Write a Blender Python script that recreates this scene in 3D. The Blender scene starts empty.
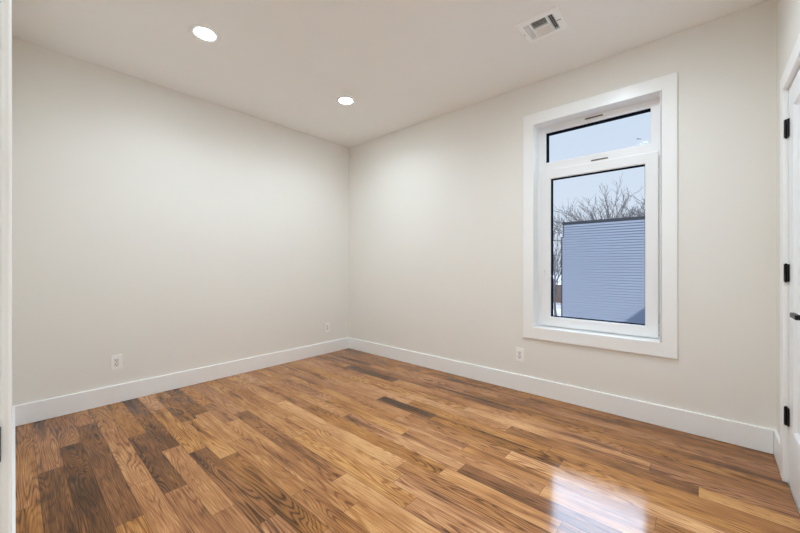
import bpy, bmesh, math, random
from mathutils import Vector, Matrix

S = bpy.context.scene
C = bpy.context.collection
PI = math.pi

# ------------------------------------------------------------------ camera
cam_d = bpy.data.cameras.new('camera')
cam_d.sensor_width = 36.0
cam_d.lens = 342.3 * 36 / 800
cam_d.shift_y = -0.0021
cam_d.clip_start = 0.02
cam_d.clip_end = 300
cam = bpy.data.objects.new('camera', cam_d)
C.objects.link(cam)
cam.location = (3.6091, -3.0166, 1.132)
cam.rotation_euler = (PI / 2, 0, 0.7265)
S.camera = cam

# ------------------------------------------------------------------ exposure
S.view_settings.view_transform = 'Standard'
S.view_settings.look = 'None'
S.view_settings.gamma = 1.0
S.view_settings.use_curve_mapping = False
S.view_settings.exposure = 0.0
LAMP = 172.0           # radiance of a ceiling downlight lens
DOWN = 6.1           # watts of each downlight's beam
HALL_FILL = 200.0  # radiance of the fill light added in the hall
S.cycles.max_bounces = 14
S.cycles.diffuse_bounces = 9
S.cycles.glossy_bounces = 5
S.cycles.transparent_max_bounces = 16
S.cycles.caustics_reflective = False
S.cycles.caustics_refractive = False
S.cycles.sample_clamp_indirect = 12

# ------------------------------------------------------------------ sky
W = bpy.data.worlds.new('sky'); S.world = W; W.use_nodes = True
nt = W.node_tree; nt.nodes.clear()
wo = nt.nodes.new('ShaderNodeOutputWorld'); bg = nt.nodes.new('ShaderNodeBackground')
tc = nt.nodes.new('ShaderNodeTexCoord'); sp = nt.nodes.new('ShaderNodeSeparateXYZ')
rp = nt.nodes.new('ShaderNodeValToRGB')
nt.links.new(tc.outputs['Generated'], sp.inputs[0]); nt.links.new(sp.outputs['Z'], rp.inputs[0])
# unseen bright patch added high in the north to make the floor glare, the rest of the sky is plain blue
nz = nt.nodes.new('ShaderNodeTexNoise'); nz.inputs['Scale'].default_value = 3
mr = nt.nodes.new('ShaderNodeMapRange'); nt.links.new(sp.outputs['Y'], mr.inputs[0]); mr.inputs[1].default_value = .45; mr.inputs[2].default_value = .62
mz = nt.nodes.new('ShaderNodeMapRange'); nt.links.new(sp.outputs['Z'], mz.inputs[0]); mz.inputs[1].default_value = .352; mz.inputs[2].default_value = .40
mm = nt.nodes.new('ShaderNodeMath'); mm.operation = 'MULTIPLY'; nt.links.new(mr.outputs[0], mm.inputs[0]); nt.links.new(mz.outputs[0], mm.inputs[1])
glare = nt.nodes.new('ShaderNodeMix'); glare.data_type = 'RGBA'; glare.inputs[7].default_value = (2.3, 2.95, 3.9, 1)
nt.links.new(mm.outputs[0], glare.inputs[0]); nt.links.new(rp.outputs[0], glare.inputs[6])
nt.links.new(glare.outputs[2], bg.inputs[0]); nt.links.new(bg.outputs[0], wo.inputs[0])
e = rp.color_ramp.elements
e[0].position = 0.0; e[0].color = (.172, .188, .212, 1)
e[1].position = .345; e[1].color = (.155, .178, .212, 1)
for p, c in ((1, (.085, .12, .19, 1)),):
    k = e.new(p); k.color = c
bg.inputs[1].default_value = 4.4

sun_d = bpy.data.lights.new('sun', 'SUN'); sun_d.energy = 2.5; sun_d.angle = .009; sun_d.color = (1, .95, .88)
sun = bpy.data.objects.new('sun', sun_d); C.objects.link(sun)
az, el = math.radians(-2.6), math.radians(28)
sun.rotation_euler = Vector((math.sin(az) * math.cos(el), math.cos(az) * math.cos(el), -math.sin(el))).to_track_quat('-Z', 'Y').to_euler()

# ------------------------------------------------------------------ helpers
def mat(name, col, rough=.5, spec=.5, metal=0, bump=0, bscale=200, var=0, vscale=3, emit=None, strength=0):
    m = bpy.data.materials.new(name); m.use_nodes = True
    n = m.node_tree.nodes; l = m.node_tree.links; b = n['Principled BSDF']
    b.inputs['Base Color'].default_value = (*col, 1)
    b.inputs['Roughness'].default_value = rough
    b.inputs['Specular IOR Level'].default_value = spec
    b.inputs['Metallic'].default_value = metal
    if emit:
        b.inputs['Emission Color'].default_value = (*emit, 1)
        b.inputs['Emission Strength'].default_value = strength
    g = n.new('ShaderNodeNewGeometry')
    if var:
        t = n.new('ShaderNodeTexNoise'); t.inputs['Scale'].default_value = vscale
        t.inputs['Detail'].default_value = 3
        l.new(g.outputs['Position'], t.inputs['Vector'])
        x = n.new('ShaderNodeMix'); x.data_type = 'RGBA'
        x.inputs[6].default_value = (*[c * (1 - var) for c in col], 1)
        x.inputs[7].default_value = (*[min(1, c * (1 + var)) for c in col], 1)
        l.new(t.outputs[0], x.inputs[0]); l.new(x.outputs[2], b.inputs['Base Color'])
    if bump:
        t = n.new('ShaderNodeTexNoise'); t.inputs['Scale'].default_value = bscale
        t.inputs['Detail'].default_value = 2
        l.new(g.outputs['Position'], t.inputs['Vector'])
        q = n.new('ShaderNodeBump'); q.inputs['Strength'].default_value = bump; q.inputs['Distance'].default_value = .001
        l.new(t.outputs[0], q.inputs['Height']); l.new(q.outputs[0], b.inputs['Normal'])
    return m

def box(bm, x0, x1, y0, y1, z0, z1, mi=0):
    v = [bm.verts.new((x, y, z)) for z in (z0, z1) for y in (y0, y1) for x in (x0, x1)]
    fs = [(0, 2, 3, 1), (4, 5, 7, 6), (0, 1, 5, 4), (2, 6, 7, 3), (0, 4, 6, 2), (1, 3, 7, 5)]
    r = []
    for f in fs:
        k = bm.faces.new([v[i] for i in f]); k.material_index = mi; r.append(k)
    return v

def boxes(*bs):
    bm = bmesh.new()
    for b in bs: box(bm, *b)
    return bm

def cyl(bm, c, axis, r, h, n=48, r2=None, cap=True):
    """cylinder starting at c running h along axis"""
    a = Vector(axis).normalized(); q = a.to_track_quat('Z', 'Y')
    r2 = r if r2 is None else r2
    A = []; B = []
    for i in range(n):
        t = 2 * PI * i / n
        d = Vector((math.cos(t), math.sin(t), 0))
        A.append(bm.verts.new(Vector(c) + q @ (d * r)))
        B.append(bm.verts.new(Vector(c) + q @ (d * r2 + Vector((0, 0, h)))))
    for i in range(n):
        j = (i + 1) % n
        bm.faces.new((A[i], A[j], B[j], B[i]))
    if cap:
        bm.faces.new(A[::-1]); bm.faces.new(B)

def lathe(bm, c, prof, n=64):
    """profile [(r,z)] revolved round z at c"""
    rings = []
    for r, z in prof:
        rings.append([bm.verts.new((c[0] + r * math.cos(2 * PI * i / n), c[1] + r * math.sin(2 * PI * i / n), c[2] + z)) for i in range(n)])
    for a, b in zip(rings, rings[1:]):
        for i in range(n):
            j = (i + 1) % n
            bm.faces.new((a[i], a[j], b[j], b[i]))

def extrude(bm, pts, vec):
    """closed polygon of 3D pts extruded by vec"""
    v = Vector(vec)
    a = [bm.verts.new(p) for p in pts]; b = [bm.verts.new(Vector(p) + v) for p in pts]
    n = len(pts)
    bm.faces.new(a[::-1]); bm.faces.new(b)
    for i in range(n):
        j = (i + 1) % n
        bm.faces.new((a[i], a[j], b[j], b[i]))

def obj(name, bm, m, parent=None, bevel=0, seg=2, smooth=False, label=None):
    bmesh.ops.recalc_face_normals(bm, faces=bm.faces)
    me = bpy.data.meshes.new(name); bm.to_mesh(me); bm.free()
    for x in (m if isinstance(m, (list, tuple)) else [m]): me.materials.append(x)
    o = bpy.data.objects.new(name, me); C.objects.link(o)
    if parent:
        o.parent = parent
        w = Vector((0, 0, 0)); p_ = parent
        while p_: w += p_.location; p_ = p_.parent
        me.transform(Matrix.Translation(-w))
    if bevel:
        b = o.modifiers.new('bevel', 'BEVEL'); b.width = bevel; b.segments = seg; b.limit_method = 'ANGLE'
    if smooth:
        for p in me.polygons: p.use_smooth = True
    if label: o['label'] = label
    return o

def empty(name, loc):
    o = bpy.data.objects.new(name, None); o.location = loc; o.empty_display_size = .1
    C.objects.link(o); return o

def struct(o, label=None):
    o['kind'] = 'structure'
    if label: o['label'] = label
    return o

def tag(o, label, cat, group=None):
    o['label'] = label; o['category'] = cat
    if group: o['group'] = group
    return o

def frame_bm(x0, x1, z0, z1, w, y0, y1, wt=None, wb=None):
    """rectangular ring in the xz plane, bar width w, mitred by quads"""
    wt = w if wt is None else wt; wb = w if wb is None else wb
    bm = bmesh.new()
    O = [(x0, z0), (x1, z0), (x1, z1), (x0, z1)]
    I = [(x0 + w, z0 + wb), (x1 - w, z0 + wb), (x1 - w, z1 - wt), (x0 + w, z1 - wt)]
    V = [[bm.verts.new((p[0], y, p[1])) for p in L] for y in (y0, y1) for L in (O, I)]
    of, inf, ob, ib = V
    for i in range(4):
        j = (i + 1) % 4
        bm.faces.new((of[i], of[j], inf[j], inf[i])); bm.faces.new((ob[i], ib[i], ib[j], ob[j]))
        bm.faces.new((of[i], ob[i], ob[j], of[j])); bm.faces.new((inf[i], inf[j], ib[j], ib[i]))
    return bm

# ------------------------------------------------------------------ materials
M_wall = mat('wall paint', (.82, .80, .755), .62, .3, bump=.25, bscale=260, var=.012, vscale=2)
M_ceil = mat('ceiling paint', (.90, .895, .88), .8, .2, bump=.2, bscale=200, var=.01)
M_trim = mat('white semi gloss trim paint', (.90, .905, .90), .32, .45, bump=.08, bscale=90, var=.008)
M_pvc = mat('white vinyl', (.87, .87, .88), .3, .5, var=.006)
M_door = mat('white door paint', (.84, .85, .86), .35, .45, bump=.06, bscale=90, var=.006)
M_black = mat('matt black metal', (.012, .012, .013), .38, .5, metal=.6, var=.1, vscale=60)
M_gask = mat('dark grey glazing spacer', (.012, .014, .02), .95, .0, var=.05)
M_hinge = mat('grey hinge cover', (.42, .41, .39), .45, .5, metal=.3, var=.03)
M_plate = mat('white outlet plastic', (.92, .91, .90), .3, .5, var=.01)
M_insert = mat('outlet receptacle plastic', (.80, .78, .76), .3, .5, var=.01)
M_slot = mat('dark outlet slot', (.10, .09, .085), .6, .3, var=.05)
M_tan = mat('tan strip', (.25, .20, .14), .4, .5, metal=.3, var=.05, vscale=50)
M_dark = mat('dark duct', (.03, .03, .032), .7, .3, var=.1)
M_lens = mat('downlight lens', (.9, .9, .9), .4, .3, emit=(.845, 1.0, 1.11), strength=LAMP)
M_hall_fill = mat('hall fill lens', (.9, .9, .9), .4, .3, emit=(.845, 1.0, 1.11), strength=HALL_FILL)
M_vent = mat('white register paint', (.94, .94, .94), .4, .5, var=.01)

# oak floor --------------------------------------------------------
def wood():
    m = bpy.data.materials.new('oak floorboards'); m.use_nodes = True
    n = m.node_tree.nodes; l = m.node_tree.links; b = n['Principled BSDF']
    def N(t, **k):
        x = n.new(t)
        for a, v in k.items(): setattr(x, a, v)
        return x
    def math_(op, a, b_=None, c=None):
        x = N('ShaderNodeMath', operation=op)
        for i, s in enumerate((a, b_, c)):
            if s is None: continue
            if isinstance(s, (int, float)): x.inputs[i].default_value = s
            else: l.new(s, x.inputs[i])
        return x.outputs[0]
    uv = N('ShaderNodeUVMap'); uv.uv_map = 'plank'
    su = N('ShaderNodeSeparateXYZ'); l.new(uv.outputs[0], su.inputs[0]); u, v = su.outputs[0], su.outputs[1]
    at = N('ShaderNodeAttribute'); at.attribute_name = 'tone'
    sd = N('ShaderNodeAttribute'); sd.attribute_name = 'seed'
    tone, seed = at.outputs['Fac'], sd.outputs['Fac']
    def vec(su_, sv_, off):
        c = N('ShaderNodeCombineXYZ')
        l.new(math_('MULTIPLY_ADD', u, su_, math_('MULTIPLY', seed, off)), c.inputs[0])
        l.new(math_('MULTIPLY', v, sv_), c.inputs[1])
        l.new(math_('MULTIPLY', seed, off * 3.7), c.inputs[2])
        return c.outputs[0]
    def noise(vc, sc=1, det=2, rough=.5, dist=0):
        t = N('ShaderNodeTexNoise'); t.inputs['Scale'].default_value = sc; t.inputs['Detail'].default_value = det
        t.inputs['Roughness'].default_value = rough; t.inputs['Distortion'].default_value = dist
        l.new(vc, t.inputs['Vector']); return t.outputs[0]
    n1 = noise(vec(1.05, 9.5, 41), 1, 1.6, .45, .2)
    wob = noise(vec(9, 60, 13), 1, 2)
    ph = math_('ADD', math_('MULTIPLY', n1, 150), math_('MULTIPLY', wob, 1.9))
    ring = math_('MULTIPLY_ADD', math_('SINE', ph), .5, .5)
    ring = math_('POWER', ring, 3.0)                       # thin dark growth rings
    fine = noise(vec(7, 330, 29), 1, 2.5, .6)                 # pores and fleck
    blot = noise(vec(2.3, 7, 17), 1, 3, .55)
    big = noise(vec(.9, 14, 77), 1, 1, .5)
    # heartwood streaks on some boards
    st = N('ShaderNodeMapRange'); l.new(big, st.inputs[0]); st.inputs[1].default_value = .6; st.inputs[2].default_value = .74
    streak = st.outputs[0]
    amp = N('ShaderNodeMapRange'); l.new(noise(vec(1.1, 5, 55), 1, 1), amp.inputs[0])
    amp.inputs[1].default_value = .38; amp.inputs[2].default_value = .62; amp.inputs[3].default_value = .10; amp.inputs[4].default_value = .36
    f = math_('ADD', math_('MULTIPLY_ADD', tone, .34, .665), math_('MULTIPLY', math_('MINIMUM', math_('ADD', tone, .3), 0), .35))
    f = math_('SUBTRACT', f, math_('MULTIPLY', ring, amp.outputs[0]))
    f = math_('ADD', f, math_('MULTIPLY', math_('SUBTRACT', fine, .5), 1.0))
    f = math_('ADD', f, math_('MULTIPLY', math_('SUBTRACT', blot, .5), .75))
    f = math_('SUBTRACT', f, math_('MULTIPLY', streak, .28))
    r = N('ShaderNodeValToRGB'); l.new(f, r.inputs[0]); e = r.color_ramp.elements
    e[0].position = 0; e[0].color = (.060, .026, .012, 1)
    e[1].position = 1; e[1].color = (.66, .385, .175, 1)
    for p, c in ((.2, (.115, .053, .024, 1)), (.45, (.275, .120, .050, 1)), (.7, (.45, .215, .090, 1))):
        k = e.new(p); k.color = c
    # grey-brown boards by seed
    hs = N('ShaderNodeHueSaturation'); l.new(r.outputs[0], hs.inputs['Color'])
    fr = math_('FRACT', math_('MULTIPLY', seed, 7.31))
    l.new(math_('MULTIPLY_ADD', fr, .10, 1.0), hs.inputs['Saturation'])
    l.new(math_('MULTIPLY_ADD', fr, .006, .497), hs.inputs['Hue'])
    # seams
    ds = N('ShaderNodeAttribute'); ds.attribute_name = 'plen'
    ev = math_('MINIMUM', v, math_('SUBTRACT', .1016, v))
    eu = math_('MINIMUM', u, math_('SUBTRACT', ds.outputs['Fac'], u))
    ed = math_('MINIMUM', ev, eu)
    sm = N('ShaderNodeMapRange'); l.new(ed, sm.inputs[0]); sm.inputs[1].default_value = .0003; sm.inputs[2].default_value = .0014
    mx = N('ShaderNodeMix', data_type='RGBA'); l.new(sm.outputs[0], mx.inputs[0])
    mx.inputs[6].default_value = (.05, .022, .01, 1); l.new(hs.outputs[0], mx.inputs[7])
    l.new(mx.outputs[2], b.inputs['Base Color'])
    b.inputs['Roughness'].default_value = .42
    b.inputs['Specular IOR Level'].default_value = .0
    b.inputs['Coat Weight'].default_value = 1.0
    b.inputs['Coat IOR'].default_value = 1.32
    b.inputs['Coat Roughness'].default_value = .11
    bp = N('ShaderNodeBump'); bp.inputs['Strength'].default_value = .35; bp.inputs['Distance'].default_value = .0006
    h = math_('SUBTRACT', math_('MULTIPLY', fine, .7), math_('MULTIPLY', ring, .5))
    l.new(h, bp.inputs['Height']); l.new(bp.outputs[0], b.inputs['Normal'])
    bc = N('ShaderNodeBump'); bc.inputs['Strength'].default_value = .3; bc.inputs['Distance'].default_value = .0005
    l.new(h, bc.inputs['Height']); l.new(bc.outputs[0], b.inputs['Coat Normal'])
    return m
M_wood = wood()

# ------------------------------------------------------------------ dimensions
RW = 3.933; H = 2.723; YF = -3.029          # room width, height, inner face of the front wall
WX0, WX1, WZ0, WZ1 = 2.492, 3.380, .585, 2.356   # window opening
DY1, DY0, DZ = -.350, -1.118, 2.045         # closet door opening in right wall
OX0, OX1, OZ = 2.977, 3.775, 2.045          # doorway the camera stands in
HY = -5.2                                   # far side of the hall

# ------------------------------------------------------------------ floor boards
PW = .1016; Y0 = .012
known = {   # row: [(x0, x1, tone)] read off the photograph
 29: [(0, 1.25, -.30), (1.25, 2.4, -.2)],
 28: [(0, .915, -.25), (.915, 2.05, -.62), (2.05, 3.1, -.1)],
 27: [(0, .633, -.2), (.633, 2.0, -.72), (2.0, 3.0, -.1)],
 26: [(0, .34, -.1), (.34, 1.71, -.55), (1.71, 2.6, .15)],
 25: [(0, .55, -.15), (.55, 1.42, .08), (1.42, 2.1, .2)],
 24: [(0, .794, .0), (.794, 1.615, -.68), (1.615, 2.2, -.25)],
 23: [(0, 1.15, -.62), (1.15, 1.95, .10), (1.95, 2.7, .05)],
 22: [(0, .42, .28), (.42, 1.3, .05), (1.3, 2.157, -.40), (2.157, 3.0, .12)],
 21: [(0, .2, .1), (.2, .81, -.50), (.81, 1.5, .42), (1.5, 2.4, -.35)],
 20: [(0, .748, -.55), (.748, 1.35, .30), (1.35, 2.1, .12), (2.1, 2.9, -.1)],
 19: [(0, .6, .1), (.6, 1.05, .02), (1.05, 2.375, .26), (2.375, 3.2, .3)],
 18: [(0, .95, .0), (.95, 2.156, -.42), (2.156, 3.1, .32)],
 17: [(0, .5, .15), (.5, 1.6, .28), (1.6, 2.564, .35), (2.564, 3.3, .05)],
 16: [(0, .7, -.05), (.7, 1.3, .12), (1.3, 2.4, .2)],
 13: [(0, .7, .0), (.7, 1.6, .2), (1.6, 2.596, .22), (2.596, 3.35, -.62)],
 12: [(0, .5, .1), (.5, 1.25, -.1), (1.25, 2.1, .18), (2.1, 3.0, .1)],
 11: [(0, .9, .15), (.9, 1.9, .1), (1.9, 2.5, .2), (2.5, 3.45, .05)],
 10: [(0, .4, .1), (.4, 1.4, -.2), (1.4, 1.95, .12), (1.95, 2.732, -.15), (2.732, RW, .5)],
 9: [(0, .8, .1), (.8, 1.552, .2), (1.552, 2.1, -.62), (2.1, 3.0, -.4), (3.0, RW, .0)],
 8: [(0, 1.1, .05), (1.1, 1.8, .15), (1.8, 2.9, .0), (2.9, RW, -.2)],
 7: [(0, .9, .12), (.9, 1.7, .2), (1.7, 2.6, .28), (2.6, 3.588, -.42), (3.588, RW, .45)],
 6: [(0, 1.0, -.1), (1.0, 2.2, .15), (2.2, 3.383, .30), (3.383, RW, -.28)],
 5: [(0, .632, .0), (.632, 1.36, -.75), (1.36, 2.4, .1), (2.4, 3.238, .05), (3.238, RW, -.30)],
 4: [(0, 1.2, .05), (1.2, 2.5, -.40), (2.5, RW, -.15)],
 3: [(0, .8, -.15), (.8, 2.0, .0), (2.0, 3.1, -.25), (3.1, RW, -.2)],
 2: [(0, 1.3, -.2), (1.3, 2.3, -.12), (2.3, RW, -.22)],
 1: [(0, .9, -.1), (.9, 2.5, -.28), (2.5, RW, -.35)],
 0: [(0, 1.4, -.35), (1.4, 2.8, -.25), (2.8, RW, -.4)],
}
rnd = random.Random(11)
bm = bmesh.new()
uvl = bm.loops.layers.uv.new('plank')
lt = bm.faces.layers.float.new('tone'); ls = bm.faces.layers.float.new('seed'); ll = bm.faces.layers.float.new('plen')
row = 0
while True:
    ya = Y0 - PW * row; yb = ya - PW
    if ya <= HY: break
    L = list(known.get(row, []))
    x = L[-1][1] if L else 0
    while x < RW - 1e-6:
        n_ = x + rnd.uniform(.5, 1.35) if L else rnd.uniform(.25, 1.2)
        if n_ > RW - .2: n_ = RW
        L.append((x, n_, rnd.choice((-.45, -.2, -.05, .05, .1, .2, .2, .3, .4)))); x = n_
    for a, b_, t in L:
        y1, y0 = min(ya, 0), max(yb, HY)
        vs = [bm.verts.new(p) for p in ((a, y0, 0), (b_, y0, 0), (b_, y1, 0), (a, y1, 0))]
        f = bm.faces.new(vs); f[lt] = t; f[ls] = rnd.random(); f[ll] = b_ - a
        flip = rnd.random() < .5
        for lp, (px, py) in zip(f.loops, ((a, y0), (b_, y0), (b_, y1), (a, y1))):
            uu = px - a; vv = ya - py
            if flip: uu, vv = (b_ - a) - uu, PW - vv
            lp[uvl].uv = (uu, vv)
    row += 1
nf = len(bm.faces)
box(bm, 0, RW, HY, 0, -.12, -.004, 1)
me = bpy.data.meshes.new('floor'); bm.to_mesh(me); bm.free()
me.materials.append(M_wood); me.materials.append(mat('subfloor', (.3, .2, .12), .8))
floor = bpy.data.objects.new('floor', me); C.objects.link(floor)
struct(floor, 'glossy brown oak strip floor of mixed light and dark boards')

# ------------------------------------------------------------------ ceiling (hole for the register)
VX0, VX1, VY0, VY1 = 2.700, 2.900, -.775, -.590
bm = boxes((0, RW, VY1, 0, H, H + .15), (0, RW, HY, VY0, H, H + .15),
           (0, VX0, VY0, VY1, H, H + .15), (VX1, RW, VY0, VY1, H, H + .15))
struct(obj('ceiling', bm, M_ceil), 'flat off-white ceiling with recessed lights')

# ------------------------------------------------------------------ walls
T = .2
struct(obj('wall_left', boxes((-T, 0, HY - T, T, -.12, H + .15)), M_wall), 'plain warm off-white wall on the left')
bm = boxes((0, WX0, 0, T, -.12, H + .15), (WX1, RW, 0, T, -.12, H + .15), (WX0, WX1, 0, T, -.12, WZ0), (WX0, WX1, 0, T, WZ1, H + .15))
struct(obj('wall_back', bm, M_wall), 'warm off-white wall with the window')
bm = boxes((RW, RW + .12, DY1, T, -.12, H + .15), (RW, RW + .12, HY - T, DY0, -.12, H + .15), (RW, RW + .12, DY0, DY1, DZ, H + .15),
           (RW, RW + .12, DY0, DY1, -.12, -.02))
struct(obj('wall_right', bm, M_wall), 'off-white wall with the white door at the right edge')
bm = boxes((0, OX0 - .02, YF - .13, YF, 0, H), (OX1 + .02, RW, YF - .13, YF, 0, H), (OX0 - .02, OX1 + .02, YF - .13, YF, OZ + .02, H))
struct(obj('wall_front', bm, M_wall), 'off-white wall with the doorway at the left edge')
struct(obj('wall_hall', boxes((0, RW, HY - T, HY, -.12, H + .15)), M_wall))
struct(obj('wall_closet', boxes((RW + .12, RW + .75, DY0 - .1, DY1 + .1, -.12, -.01), (RW + .75, RW + .8, DY0 - .15, DY1 + .15, -.12, H), (RW + .12, RW + .75, DY0 - .15, DY0 - .1, -.12, H), (RW + .12, RW + .75, DY1 + .1, DY1 + .15, -.12, H), (RW + .12, RW + .75, DY0 - .1, DY1 + .1, H - .05, H)), M_wall))

# house roof over the room (its gable throws the shadow on the neighbour's siding)
bm = bmesh.new()
sl = .95
ex, ez = -.35, 2.95
extrude(bm, [(ex, .38, ez), (4.6, .38, ez + sl * 4.95), (9.6, .38, ez), (9.6, .38, ez - .06), (ex, .38, ez - .06)], (0, -6.0, 0))
struct(obj('roof', bm, mat('dark shingles', (.06, .06, .065), .8, var=.2, vscale=20)))

# ------------------------------------------------------------------ baseboards
def base_prof(bm, p0, p1, nrm, h=.146, t=.0145):
    """baseboard from p0 to p1 (xy), nrm points into the room"""
    p0 = Vector((*p0, 0)); p1 = Vector((*p1, 0)); n_ = Vector((*nrm, 0))
    prof = [(0, .003), (t, .003), (t, h - .002), (t - .002, h), (0, h)]
    a = [bm.verts.new(p0 + n_ * q + Vector((0, 0, z))) for q, z in prof]
    b = [bm.verts.new(p1 + n_ * q + Vector((0, 0, z))) for q, z in prof]
    bm.faces.new(a); bm.faces.new(b[::-1])
    for i in range(5):
        j = (i + 1) % 5; bm.faces.new((a[i], b[i], b[j], a[j]))
def baseboard(name, segs, label):
    bm = bmesh.new()
    for s in segs: base_prof(bm, *s)
    return struct(obj(name, bm, M_trim), label)
baseboard('baseboard_left', [((0, YF), (0, 0), (1, 0))], 'tall flat white baseboard along the left wall')
baseboard('baseboard_back', [((.016, 0), (RW - .016, 0), (0, -1))], 'tall flat white baseboard under the window wall')
baseboard('baseboard_right', [((RW, 0), (RW, -.266), (-1, 0)), ((RW, DY0 - .086), (RW, YF), (-1, 0))], 'short white baseboard beside the white door')
baseboard('baseboard_front', [((.016, YF), (OX0 - .087, YF), (0, 1))], 'white baseboard seen edge-on at the left')

# ------------------------------------------------------------------ doorway at left edge (camera stands in it)
dw = struct(empty('door_2', (OX0, YF, 0)), 'white cased doorway at the left edge of the view')
bm = boxes((OX0 - .02, OX0, YF - .13, YF, 0, OZ), (OX1, OX1 + .02, YF - .13, YF, 0, OZ), (OX0 - .02, OX1 + .02, YF - .13, YF, OZ, OZ + .02))
obj('jamb', bm, M_trim, dw)
def casing_bm():
    return boxes((OX0 - .087, OX0 - .0015, YF, YF + .0096, 0, OZ + .087), (OX1 + .0015, OX1 + .087, YF, YF + .0096, 0, OZ + .087), (OX0 - .0015, OX1 + .0015, YF, YF + .0096, OZ + .0015, OZ + .087))
obj('casing', casing_bm(), M_trim, dw, bevel=.0026, seg=3)
bm = boxes((OX0 - .0005, OX0 + .002, YF - .05, YF + .0012, .895, .938))
obj('strike_plate', bm, M_black, dw, bevel=.0008, label='black metal strike plate')

# ------------------------------------------------------------------ white panel door on the right wall
d1 = struct(empty('door_1', (RW, (DY0 + DY1) / 2, 0)), 'white panelled door with black hinges and lever')
# jamb liner and casing
bm = boxes((RW - .001, RW + .12, DY1 - .004, DY1 + .02 - .02, 0, DZ), (RW - .001, RW + .12, DY0, DY0 + .004, 0, DZ), (RW - .001, RW + .12, DY0, DY1, DZ - .004, DZ))
obj('jamb', bm, M_trim, d1)
cw = .082; ct = .018
bm = boxes((RW - ct, RW, DY1, DY1 + cw, 0, DZ + cw), (RW - ct, RW, DY0 - cw, DY0, 0, DZ + cw), (RW - ct, RW, DY0, DY1, DZ, DZ + cw))
obj('casing', bm, M_trim, d1, bevel=.003, seg=2)
# leaf: stiles, rails and two recessed panels in one mesh
DX = RW + .004
ya, yb = DY0 + .007, DY1 - .007
zb, zt = .007, DZ - .008
st_ = .112
panels = [(ya + st_, yb - st_, .30, zt - .112)]
bm = bmesh.new()
def leaf(bm):
    ys = [ya, ya + st_, yb - st_, yb]; zs = [zb, .30, zt - .112, zt]
    for i in range(3):
        for j in range(3):
            if i == 1 and j == 1: continue
            box(bm, DX, DX + .035, ys[i], ys[i + 1], zs[j], zs[j + 1])
    bmesh.ops.remove_doubles(bm, verts=bm.verts, dist=1e-5)
    for (p, q, r, s) in panels:
        w = .016
        o = [(DX, p, r), (DX, q, r), (DX, q, s), (DX, p, s)]
        i_ = [(DX + .012, p + w, r + w), (DX + .012, q - w, r + w), (DX + .012, q - w, s - w), (DX + .012, p + w, s - w)]
        O = [bm.verts.new(v) for v in o]; I = [bm.verts.new(v) for v in i_]
        for k in range(4):
            m_ = (k + 1) % 4; bm.faces.new((O[k], O[m_], I[m_], I[k]))
        bm.faces.new(I)
leaf(bm)
lf = obj('door_leaf', bm, M_door, d1)
for hz in (1.838, 1.090, .348):
    bm = bmesh.new()
    yh = DY1 - .004
    cyl(bm, (RW - .006, yh, hz - .045), (0, 0, 1), .0075, .09, 20)
    cyl(bm, (RW - .006, yh, hz - .049), (0, 0, 1), .005, .098, 16)
    box(bm, RW - .0035, RW + .003, yh - .028, yh - .004, hz - .045, hz + .045)
    obj('hinge', bm, M_black, d1, label='black butt hinge')
ly = DY0 + .062; lz = .933
bm = bmesh.new(); cyl(bm, (DX - .008, ly, lz), (1, 0, 0), .030, .0085, 40)
cyl(bm, (DX - .066, ly, lz), (1, 0, 0), .0105, .06, 24)
box(bm, DX - .073, DX - .057, ly - .011, -.962, lz - .0095, lz + .0095)
lv = obj('lever_handle', bm, M_black, d1, bevel=.003, label='black lever handle')
bm = bmesh.new(); extrude(bm, [(DX - .072, -.962, lz + .0085), (DX - .060, -.962, lz + .0085), (DX - .058, -.938, lz + .004), (DX - .066, -.938, lz + .004)], (0, 0, -.012))
obj('lever_tip', bm, M_hinge, lv, label='grey tapered end of the lever')

# ------------------------------------------------------------------ window
wn = struct(empty('window_1', ((WX0 + WX1) / 2, 0, WZ0)), 'white tilt window with fixed transom pane above')
obj('casing', frame_bm(2.406, 3.4725, .489, 2.448, .0865, -.018, 0, .092, .096), M_trim, wn, bevel=.0015, seg=1)
# reveal liner
obj('reveal', frame_bm(WX0 - .001, WX1 + .001, WZ0 - .001, WZ1 + .001, .005, -.0175, .13), M_trim, wn)
fx0, fx1, fz0, fz1 = WX0 + .004, WX1 - .003, WZ0 + .004, WZ1 - .004
# outer frame with mullion
bm = frame_bm(fx0, fx1, fz0, fz1, .064, .105, .185, .056, .07)
box(bm, fx0 + .064, fx1 - .055, .105, .185, 1.905, 2.030)
fr = obj('frame', bm, M_pvc, wn, bevel=.004, seg=2)
# transom glass bead
obj('glazing_bead', frame_bm(fx0 + .060, fx1 - .051, 2.028, 2.302, .0045, .108, .135), M_pvc, fr)
obj('gasket', frame_bm(fx0 + .0645, fx1 - .0555, 2.0325, 2.2975, .004, .122, .188), M_gask, fr, label='dark spacer round the transom pane')
def glass():
    m = bpy.data.materials.new('window glass'); m.use_nodes = True
    n = m.node_tree.nodes; l = m.node_tree.links; n.clear()
    o = n.new('ShaderNodeOutputMaterial'); t = n.new('ShaderNodeBsdfTransparent'); g = n.new('ShaderNodeBsdfGlossy')
    f = n.new('ShaderNodeFresnel'); x = n.new('ShaderNodeMixShader')
    t.inputs[0].default_value = (.96, .975, .98, 1); g.inputs['Roughness'].default_value = 0.0; f.inputs[0].default_value = 1.08
    l.new(f.outputs[0], x.inputs[0]); l.new(t.outputs[0], x.inputs[1]); l.new(g.outputs[0], x.inputs[2]); l.new(x.outputs[0], o.inputs[0])
    return m
M_glass = glass()
obj('glass_pane', boxes((fx0 + .066, fx1 - .057, .143, .147, 2.034, 2.296)), M_glass, fr)
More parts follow.
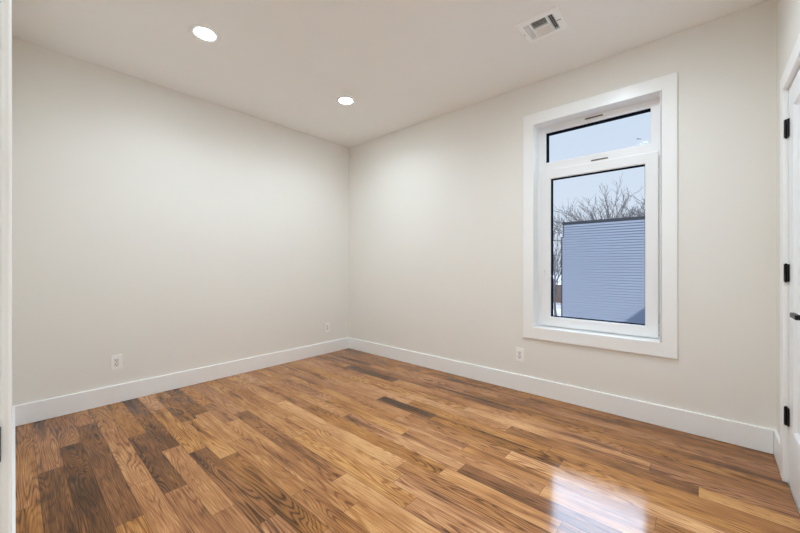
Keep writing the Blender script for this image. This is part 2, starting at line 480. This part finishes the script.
# opening sash in front of the frame
sx0, sx1, sz0, sz1 = 2.527, 3.3615, .600, 1.961
sa = obj('sash', frame_bm(sx0, sx1, sz0, sz1, .078, .085, .150, .078, .078), M_pvc, wn, bevel=.005, seg=3)
gx0, gx1, gz0, gz1 = sx0 + .078, sx1 - .078, sz0 + .078, sz1 - .078
obj('glazing_bead', frame_bm(gx0 - .002, gx1 + .002, gz0 - .002, gz1 + .002, .004, .090, .112), M_pvc, sa)
obj('gasket', frame_bm(gx0 + .001, gx1 - .001, gz0 + .001, gz1 - .001, .004, .100, .153), M_gask, sa, label='dark spacer round the lower pane')
obj('glass_pane', boxes((gx0 + .003, gx1 - .003, .121, .125, gz0 + .003, gz1 - .003)), M_glass, sa)
# tilt handle on the left stile
bm = boxes((2.548, 2.566, .078, .086, 1.03, 1.10)); 
hb = obj('handle', bm, M_pvc, sa, bevel=.003, label='white window handle')
bm = bmesh.new(); cyl(bm, (2.557, .080, 1.075), (0, -1, 0), .007, .022, 20); box(bm, 2.550, 2.564, .050, .060, 1.005, 1.085)
obj('grip', bm, M_pvc, hb, bevel=.003)
# hinge side cover strip and corner hinge
bm = boxes((3.3625, 3.3735, .092, .1045, .70, 1.93)); obj('hinge_strip', bm, M_hinge, wn, bevel=.001, label='thin grey hinge strip on the right side')
bm = bmesh.new(); cyl(bm, (3.366, .090, .612), (0, 0, 1), .0065, .02, 16); cyl(bm, (3.366, .090, .645), (0, 0, 1), .006, .045, 16)
obj('corner_hinge', bm, M_hinge, wn)
bm = bmesh.new(); cyl(bm, (3.366, .090, 1.84), (0, 0, 1), .006, .07, 16); obj('top_hinge', bm, M_hinge, wn)
# slot vents
for (a, b_, z, nm) in ((2.876, 3.004, 2.331, 'head'), (2.920, 3.040, 1.980, 'mullion')):
    v_ = obj('vent_slot', boxes((a, b_, .1015, .106, z - .0055, z + .0055)), M_tan, fr, bevel=.001, label='small tan vent slot')
    obj('slot_opening', boxes((a + .004, b_ - .004, .1005, .1025, z + .0005, z + .0045)), M_gask, v_)
# small glazier's mark on the transom pane
bm = boxes((3.222, 3.236, .1415, .1432, 2.089, 2.099), (3.236, 3.252, .1415, .1432, 2.086, 2.092))
obj('glazing_mark', bm, mat('grey mark', (.3, .33, .37), .6), fr, label='small grey mark on the transom pane')

# ------------------------------------------------------------------ ceiling downlights
def downlight():
    t = empty('ceiling_downlight', (0, 0, H))
    bm = bmesh.new(); lathe(bm, (0, 0, H), [(.095, 0), (.0945, -.003), (.088, -.0065), (.070, -.0068), (.062, -.004), (.058, -.001), (.058, 0)])
    obj('trim_ring', bm, M_trim, t, smooth=True)
    bm = bmesh.new(); lathe(bm, (0, 0, H), [(.0, -.0062), (.03, -.0060), (.048, -.0050), (.0565, -.0030), (.0575, -.0005)], 48)
    bmesh.ops.remove_doubles(bm, verts=bm.verts, dist=1e-6)
    obj('lens', bm, M_lens, t, smooth=True, label='glowing white lens')
    ld = bpy.data.lights.new('beam', 'AREA'); ld.shape = 'DISK'; ld.size = .11; ld.energy = DOWN; ld.color = (.845, 1.0, 1.11); ld.spread = math.radians(150)
    lo_ = bpy.data.objects.new('beam', ld); C.objects.link(lo_); lo_.parent = t; lo_.location = (0, 0, -.0075)
    return t
def copy_tree(o, parent=None):
    c = o.copy(); C.objects.link(c); c.parent = parent
    for ch in o.children: copy_tree(ch, c)
    return c
dl = downlight()
spots = [(1.0426, -2.148, 'round recessed downlight on the ceiling nearer the left edge'),
         (1.0166, -.886, 'round recessed downlight on the ceiling near the far corner'),
         (3.03, -.93, 'round recessed downlight above the window side, beyond the top edge'),
         (3.03, -2.148, 'round recessed downlight above the doorway, beyond the top edge')]
kids = list(dl.children)
for i, (x, y, lb) in enumerate(spots):
    if i == 0: o = dl
    else:
        o = dl.copy(); C.objects.link(o)
        for ch in kids:
            c = ch.copy(); C.objects.link(c); c.parent = o
    o.location = (x, y, H)
    tag(o, lb, 'ceiling light', 'recessed downlights')
# fill light added in the unseen hall to brighten the room
t = empty('hall_fill_light', (2.4, -4.2, H))
bm = bmesh.new(); cyl(bm, (2.4, -4.2, H - .03), (0, 0, 1), .17, .03, 48); obj('fixture_base', bm, M_trim, t)
bm = bmesh.new(); cyl(bm, (2.4, -4.2, H - .034), (0, 0, 1), .15, .004, 48); obj('lens', bm, M_hall_fill, t)
tag(t, 'round flush fill light added on the unseen hall ceiling behind the doorway', 'ceiling light')

# ------------------------------------------------------------------ ceiling register
cx_, cy_ = 2.8, -.683
t = empty('ceiling_vent', (cx_, cy_, H))
tag(t, 'white square ceiling air register with louvres in three directions', 'vent')
ax0, ax1, ay0, ay1 = 2.668, 2.932, -.808, -.556
ix0, ix1, iy0, iy1 = 2.708, 2.892, -.768, -.598
bm = bmesh.new()
def vframe(bm):
    zo, zi, zt2 = H - .002, H - .010, H - .010
    O = [(ax0, ay0), (ax1, ay0), (ax1, ay1), (ax0, ay1)]
    Mv = [(ax0 + .008, ay0 + .008), (ax1 - .008, ay0 + .008), (ax1 - .008, ay1 - .008), (ax0 + .008, ay1 - .008)]
    I = [(ix0, iy0), (ix1, iy0), (ix1, iy1), (ix0, iy1)]
    rings = [(O, H), (O, H - .003), (Mv, H - .009), (I, H - .009), (I, H + .006)]
    R = [[bm.verts.new((*p, z)) for p in P] for P, z in rings]
    for a, b_ in zip(R, R[1:]):
        for i in range(4):
            j = (i + 1) % 4; bm.faces.new((a[i], a[j], b_[j], b_[i]))
    box(bm, 2.744, 2.752, iy0, iy1, H - .009, H + .008)
    box(bm, 2.848, 2.856, iy0, iy1, H - .009, H + .008)
    box(bm, 2.752, 2.848, -.6865, -.6795, H - .009, H + .008)
vframe(bm)
obj('face_frame', bm, M_vent, t)
def slat(bm, axis, c, a0, a1, tilt, w=.013):
    """thin tilted blade running along axis ('x' or 'y')"""
    ct_, st__ = math.cos(tilt), math.sin(tilt)
    hw, ht = w / 2, .0006
    pr = [(-hw, -ht), (hw, -ht), (hw, ht), (-hw, ht)]
    pts = []
    for p, q in pr:
        s = p * ct_ - q * st__; z = p * st__ + q * ct_
        pts.append((c + s, H - .0025 + z))
    if axis == 'y': extrude(bm, [(s, a0, z) for s, z in pts], (0, a1 - a0, 0))
    else: extrude(bm, [(a0, s, z) for s, z in pts], (a1 - a0, 0, 0))
for (xs, tilt) in (((2.714, 2.726, 2.738), math.radians(25)), ((2.862, 2.874, 2.886), math.radians(-55))):
    for x in xs:
        bm = bmesh.new(); slat(bm, 'y', x, iy0, iy1, tilt, .0088); obj('louvre', bm, M_vent, t)
for k in range(7):
    bm = bmesh.new(); slat(bm, 'x', -.763 + k * .0118, 2.752, 2.848, math.radians(42), .012); obj('louvre', bm, M_vent, t)
for k in range(7):
    bm = bmesh.new(); slat(bm, 'x', -.674 + k * .0118, 2.752, 2.848, math.radians(-42), .012); obj('louvre', bm, M_vent, t)
bm = bmesh.new()
bm2 = [(VX0, VY0), (VX1, VY0), (VX1, VY1), (VX0, VY1)]
lo = [bm.verts.new((*p, H + .001)) for p in bm2]; hi = [bm.verts.new((*p, H + .14)) for p in bm2]
for i in range(4):
    j = (i + 1) % 4; bm.faces.new((lo[i], lo[j], hi[j], hi[i]))
bm.faces.new(hi)
obj('duct', bm, M_dark, t)
for sx in (2.684, 2.916):
    bm = bmesh.new(); cyl(bm, (sx, cy_, H - .0115), (0, 0, 1), .004, .004, 16); obj('screw', bm, M_hinge, t)
bm = boxes((2.897, 2.912, cy_ - .004, cy_ - .001, H - .013, H - .008)); obj('damper_lever', bm, M_hinge, t)

# ------------------------------------------------------------------ wall outlets
def outlet(origin, yaw, lb):
    """built facing -y at the origin, then turned"""
    t = empty('wall_outlet', (0, 0, 0))
    obj('cover_plate', boxes((-.0355, .0355, -.006, 0, -.060, .060)), M_plate, t, bevel=.002, seg=2)
    rc = obj('receptacle', boxes((-.0165, .0165, -.0085, -.005, -.034, .034)), M_insert, t, bevel=.001, seg=2)
    bm = bmesh.new()
    for dz in (-.017, .017):
        box(bm, -.0085, -.0055, -.0092, -.0083, dz - .001, dz + .009)
        box(bm, .0055, .0085, -.0092, -.0083, dz - .000, dz + .008)
        cyl(bm, (0, -.0083, dz - .009), (0, -1, 0), .0035, .0009, 14)
    obj('slots', bm, M_slot, rc)
    t.location = origin; t.rotation_euler = (0, 0, yaw)
    tag(t, lb, 'outlet', 'wall outlets')
    return t
outlet((0, -2.4616, .3315), PI / 2, 'white duplex outlet low on the left wall, nearer the doorway')
outlet((0, -.3620, .3315), PI / 2, 'white duplex outlet low on the left wall close to the far corner')
outlet((2.371, 0, .3250), 0, 'white duplex outlet on the back wall below the window')

# ------------------------------------------------------------------ outside
GZ = -3.2
def ground_mat():
    m = mat('snowy ground', (.6, .6, .62), .9, .1)
    n = m.node_tree.nodes; l = m.node_tree.links; b = n['Principled BSDF']
    g = n.new('ShaderNodeNewGeometry'); t = n.new('ShaderNodeTexNoise'); t.inputs['Scale'].default_value = .8; t.inputs['Detail'].default_value = 6
    l.new(g.outputs['Position'], t.inputs['Vector'])
    r = n.new('ShaderNodeValToRGB'); l.new(t.outputs[0], r.inputs[0]); e = r.color_ramp.elements
    e[0].position = .42; e[0].color = (.17, .12, .09, 1); e[1].position = .55; e[1].color = (.72, .72, .76, 1)
    l.new(r.outputs[0], b.inputs['Base Color']); return m
struct(obj('ground', boxes((-80, 60, .3, 120, GZ - .2, GZ)), ground_mat()))

# neighbour's building with pale blue lap siding
M_side = mat('pale blue siding', (.31, .36, .46), .55, .3, var=.02, vscale=1.5)
M_slate = mat('dark slate coping', (.022, .028, .045), .5, .4, var=.05)
nb = empty('neighbour_house', (-.7468, 11.8416, GZ))
tag(nb, 'pale blue house with horizontal lap siding and dark roof edge outside the window', 'building')
dirv = Vector((2.025 + .6918, 12.111 - 11.8905, 0)).normalized()
q = math.atan2(dirv.y, dirv.x) - math.radians(5)
LW, ZT, ZS, DEP = 9.5, 2.76, 2.27, 9.0
bm = bmesh.new()
# lap courses: saw-tooth profile extruded along the wall
ex = .100
def laps(bm, x0, x1, z0, z1):
    z = z1
    while z > z0 + 1e-4:
        zl = max(z - ex, z0)
        extrude(bm, [(x0, 0.02, zl), (x0, -.060, zl), (x0, -.060, zl + .010), (x0, .004, z), (x0, .02, z)], (x1 - x0, 0, 0)); z = zl
laps(bm, .09, LW, 0, ZT - GZ)
laps(bm, .035, .09, 0, ZT - GZ - ex * math.ceil((ZT - ZS) / ex))
M_loc = nb.location.copy()
def local(name, bm, m, **k):
    o = obj(name, bm, m, None, **k); o.parent = nb; return o
local('siding', bm, M_side)
local('house_body', boxes((.04, LW, .0201, DEP, 0, ZS - GZ), (.095, LW, .0201, DEP, ZS - GZ, ZT - GZ)), M_side)
local('corner_board', boxes((-.012, .036, -.03, .05, 0, ZS - GZ), (.036, .1, -.03, .05, ZS - GZ - .03, ZS - GZ), (.055, .1, -.03, .05, ZS - GZ, ZT - GZ)), M_slate)
local('roof_coping', boxes((.04, LW + .1, -.05, DEP + .1, ZT - GZ, ZT - GZ + .10)), M_slate)
nb.rotation_euler = (0, 0, q)

# bare winter trees
M_bark = mat('grey bark', (.15, .14, .14), .9, .1, var=.2, vscale=8)
M_twig = mat('grey twigs', (.18, .17, .175), .9, .1, var=.1, vscale=8)
def tree(name, base, height, seed, label, trunk_frac=.3, spread=1.0, r0=.16, depth=6, group=None, mb=None, mt=None, up=.15):
    rr = random.Random(seed)
    base = Vector(base)
    t = empty(name, base)
    tb, br = bmesh.new(), bmesh.new()
    def tube(bm, p, q, ra, rb, n):
        d = (q - p); a = d.to_track_quat('Z', 'Y')
        A = [bm.verts.new(p + a @ Vector((math.cos(2 * PI * i / n) * ra, math.sin(2 * PI * i / n) * ra, 0))) for i in range(n)]
        B = [bm.verts.new(q + a @ Vector((math.cos(2 * PI * i / n) * rb, math.sin(2 * PI * i / n) * rb, 0))) for i in range(n)]
        for i in range(n):
            j = (i + 1) % n; bm.faces.new((A[i], A[j], B[j], B[i]))
    def grow(p, d, L, r, lv):
        steps = 3
        bm = tb if lv == 0 else br
        pts = [p]
        for s in range(steps):
            d = (d + Vector((rr.uniform(-1, 1), rr.uniform(-1, 1), rr.uniform(-.3, 1) * up * 2)) * .13).normalized()
            q_ = p + d * L / steps
            rb = max(r * (1 - .28 / steps * 1.2), .009)
            tube(bm, p, q_, r, rb, 7 if lv == 0 else (5 if lv < 3 else 3))
            p, r = q_, rb; pts.append(p)
            if lv and lv < depth and rr.random() < .72:
                side = (d + Vector((rr.uniform(-1, 1), rr.uniform(-1, 1), rr.uniform(-.5, .8))) * .8 * spread).normalized()
                grow(p, side, L * rr.uniform(.5, .72), r * .6, lv + 1)
        if lv >= depth: return
        n = rr.randint(4, 6) if lv == 0 else rr.randint(2, 3)
        a0 = rr.uniform(0, 2 * PI)
        for k in range(n):
            ang = a0 + 2 * PI * k / n + rr.uniform(-.4, .4)
            o = Vector((math.cos(ang), math.sin(ang), 0))
            s = rr.uniform(.35, .75) * spread
            nd = (d + o * s + Vector((0, 0, up))).normalized()
            grow(p, nd, L * rr.uniform(.66, .86) if lv else height * .27 * rr.uniform(.85, 1.15), r * rr.uniform(.60, .76), lv + 1)
    grow(base, Vector((0, 0, 1)), height * trunk_frac, r0, 0)
    obj('trunk', tb, mb or M_bark, t); obj('branches', br, mt or M_twig, t)
    return tag(t, label, 'tree', group)
def crown_tree(name, base, hub, rad, seed, label, limbs=46, r0=.26):
    """old bare tree: trunk, then long limbs arching out of the fork into a dome, each with side twigs"""
    rr = random.Random(seed)
    base = Vector(base); t = empty(name, base)
    tb, br = bmesh.new(), bmesh.new()
    def sweep(bm, pts, ra, rb, n):
        prev = None
        for k, p in enumerate(pts):
            d = (pts[min(k + 1, len(pts) - 1)] - pts[max(k - 1, 0)]).normalized()
            a = d.to_track_quat('Z', 'Y'); r = ra + (rb - ra) * k / (len(pts) - 1)
            ring = [bm.verts.new(p + a @ Vector((math.cos(2 * PI * i / n) * r, math.sin(2 * PI * i / n) * r, 0))) for i in range(n)]
            if prev:
                for i in range(n):
                    j = (i + 1) % n; bm.faces.new((prev[i], prev[j], ring[j], ring[i]))
            prev = ring
    top = base + Vector((0, 0, hub))
    sweep(tb, [base, base + Vector((.1, 0, hub * .5)), top], r0, r0 * .75, 9)
    def arc(p, d, L, curl, n):
        pts = [p]
        for k in range(n):
            d = (d + curl / n + Vector((rr.gauss(0, .07), rr.gauss(0, .07), rr.gauss(0, .06)))).normalized()
            p = p + d * L / n; pts.append(p)
        return pts
    for k in range(limbs):
        az_ = k * 2.39996 + rr.uniform(-.2, .2)
        e_ = math.asin(min(.98, .22 + .78 * (k + .5) / limbs))
        out = Vector((math.cos(az_), math.sin(az_), 0))
        d0 = (out * math.cos(e_) + Vector((0, 0, math.sin(e_) + .35))).normalized()
        pts = arc(top + Vector((0, 0, rr.uniform(-.6, .2))), d0, rad * rr.uniform(.88, 1.08), out * .55 * math.cos(e_) - Vector((0, 0, .28)), 9)
        sweep(br, pts, rr.uniform(.045, .085), .012, 5)
        for m in range(2, 10):
            for _ in range(2):
                p = pts[m]; dd = (pts[m] - pts[m - 1]).normalized()
                side = (dd + Vector((rr.uniform(-1, 1), rr.uniform(-1, 1), rr.uniform(-.5, .9))) * .75).normalized()
                L = rad * rr.uniform(.16, .32)
                q = arc(p, side, L, Vector((0, 0, .25)), 5)
                sweep(br, q, .022, .009, 3)
                for w in (2, 3, 4):
                    s2 = ((q[w] - q[w - 1]).normalized() + Vector((rr.uniform(-1, 1), rr.uniform(-1, 1), rr.uniform(-.6, .9))) * .7).normalized()
                    sweep(br, arc(q[w], s2, L * .5, Vector((0, 0, .1)), 3), .014, .008, 3)
    obj('trunk', tb, M_bark, t); obj('branches', br, M_twig, t)
    return tag(t, label, 'tree')
crown_tree('bare_tree', (-3.1, 33, GZ), 5.9, 4.7, 5, 'large bare spreading tree behind the middle of the blue house')
crown_tree('bare_tree', (3.4, 27.5, GZ), 5.2, 4.5, 9, 'bare tree behind the right end of the blue house roof', 34)
tree('bare_sapling', (-4.0, 21.8, GZ), 8.0, 21, 'thin bare tree left of the blue house, nearest the house corner', .25, .6, .10, 4, 'bare saplings beside the blue house')
tree('bare_sapling', (-6.3, 26.0, GZ), 8.8, 22, 'thin bare tree left of the blue house, farther back', .2, .6, .12, 4, 'bare saplings beside the blue house')
tree('bare_sapling', (-2.7, 16.2, GZ), 6.0, 25, 'thin bare tree left of the blue house, at the pane edge', .22, .35, .08, 4, 'bare saplings beside the blue house')
# far brown shed and white picket fence seen through the gap
sh = empty('garden_shed', (-9.5, 38, GZ)); tag(sh, 'reddish brown shed with snowy roof seen left of the blue house', 'shed')
obj('shed_wall', boxes((-12, -7.0, 36, 40, GZ, GZ + 2.2)), mat('red brown boards', (.15, .105, .09), .8, var=.2, vscale=4), sh)
bm = bmesh.new(); extrude(bm, [(-12.3, 35.7, GZ + 2.2), (-12.3, 38, GZ + 3.1), (-12.3, 40.3, GZ + 2.2)], (5.6, 0, 0)); obj('shed_roof', bm, mat('snow', (.8, .8, .84), .9), sh)
fc = empty('picket_fence', (-6.0, 26.9, GZ)); tag(fc, 'white picket fence on the ground left of the blue house', 'fence')
bm = bmesh.new(); 
for k in range(44):
    x = -9.0 + k * .13
    extrude(bm, [(x, 26.9, GZ), (x + .08, 26.9, GZ), (x + .08, 26.9, GZ + 1.15), (x + .04, 26.9, GZ + 1.22), (x, 26.9, GZ + 1.15)], (0, .02, 0))
M_fence = mat('white fence paint', (.7, .7, .72), .6)
obj('pickets', bm, M_fence, fc)
obj('rail', boxes((-9.05, -3.2, 26.92, 26.96, GZ + .3, GZ + .38)), M_fence, fc)
obj('rail', boxes((-9.05, -3.2, 26.92, 26.96, GZ + .85, GZ + .93)), M_fence, fc)
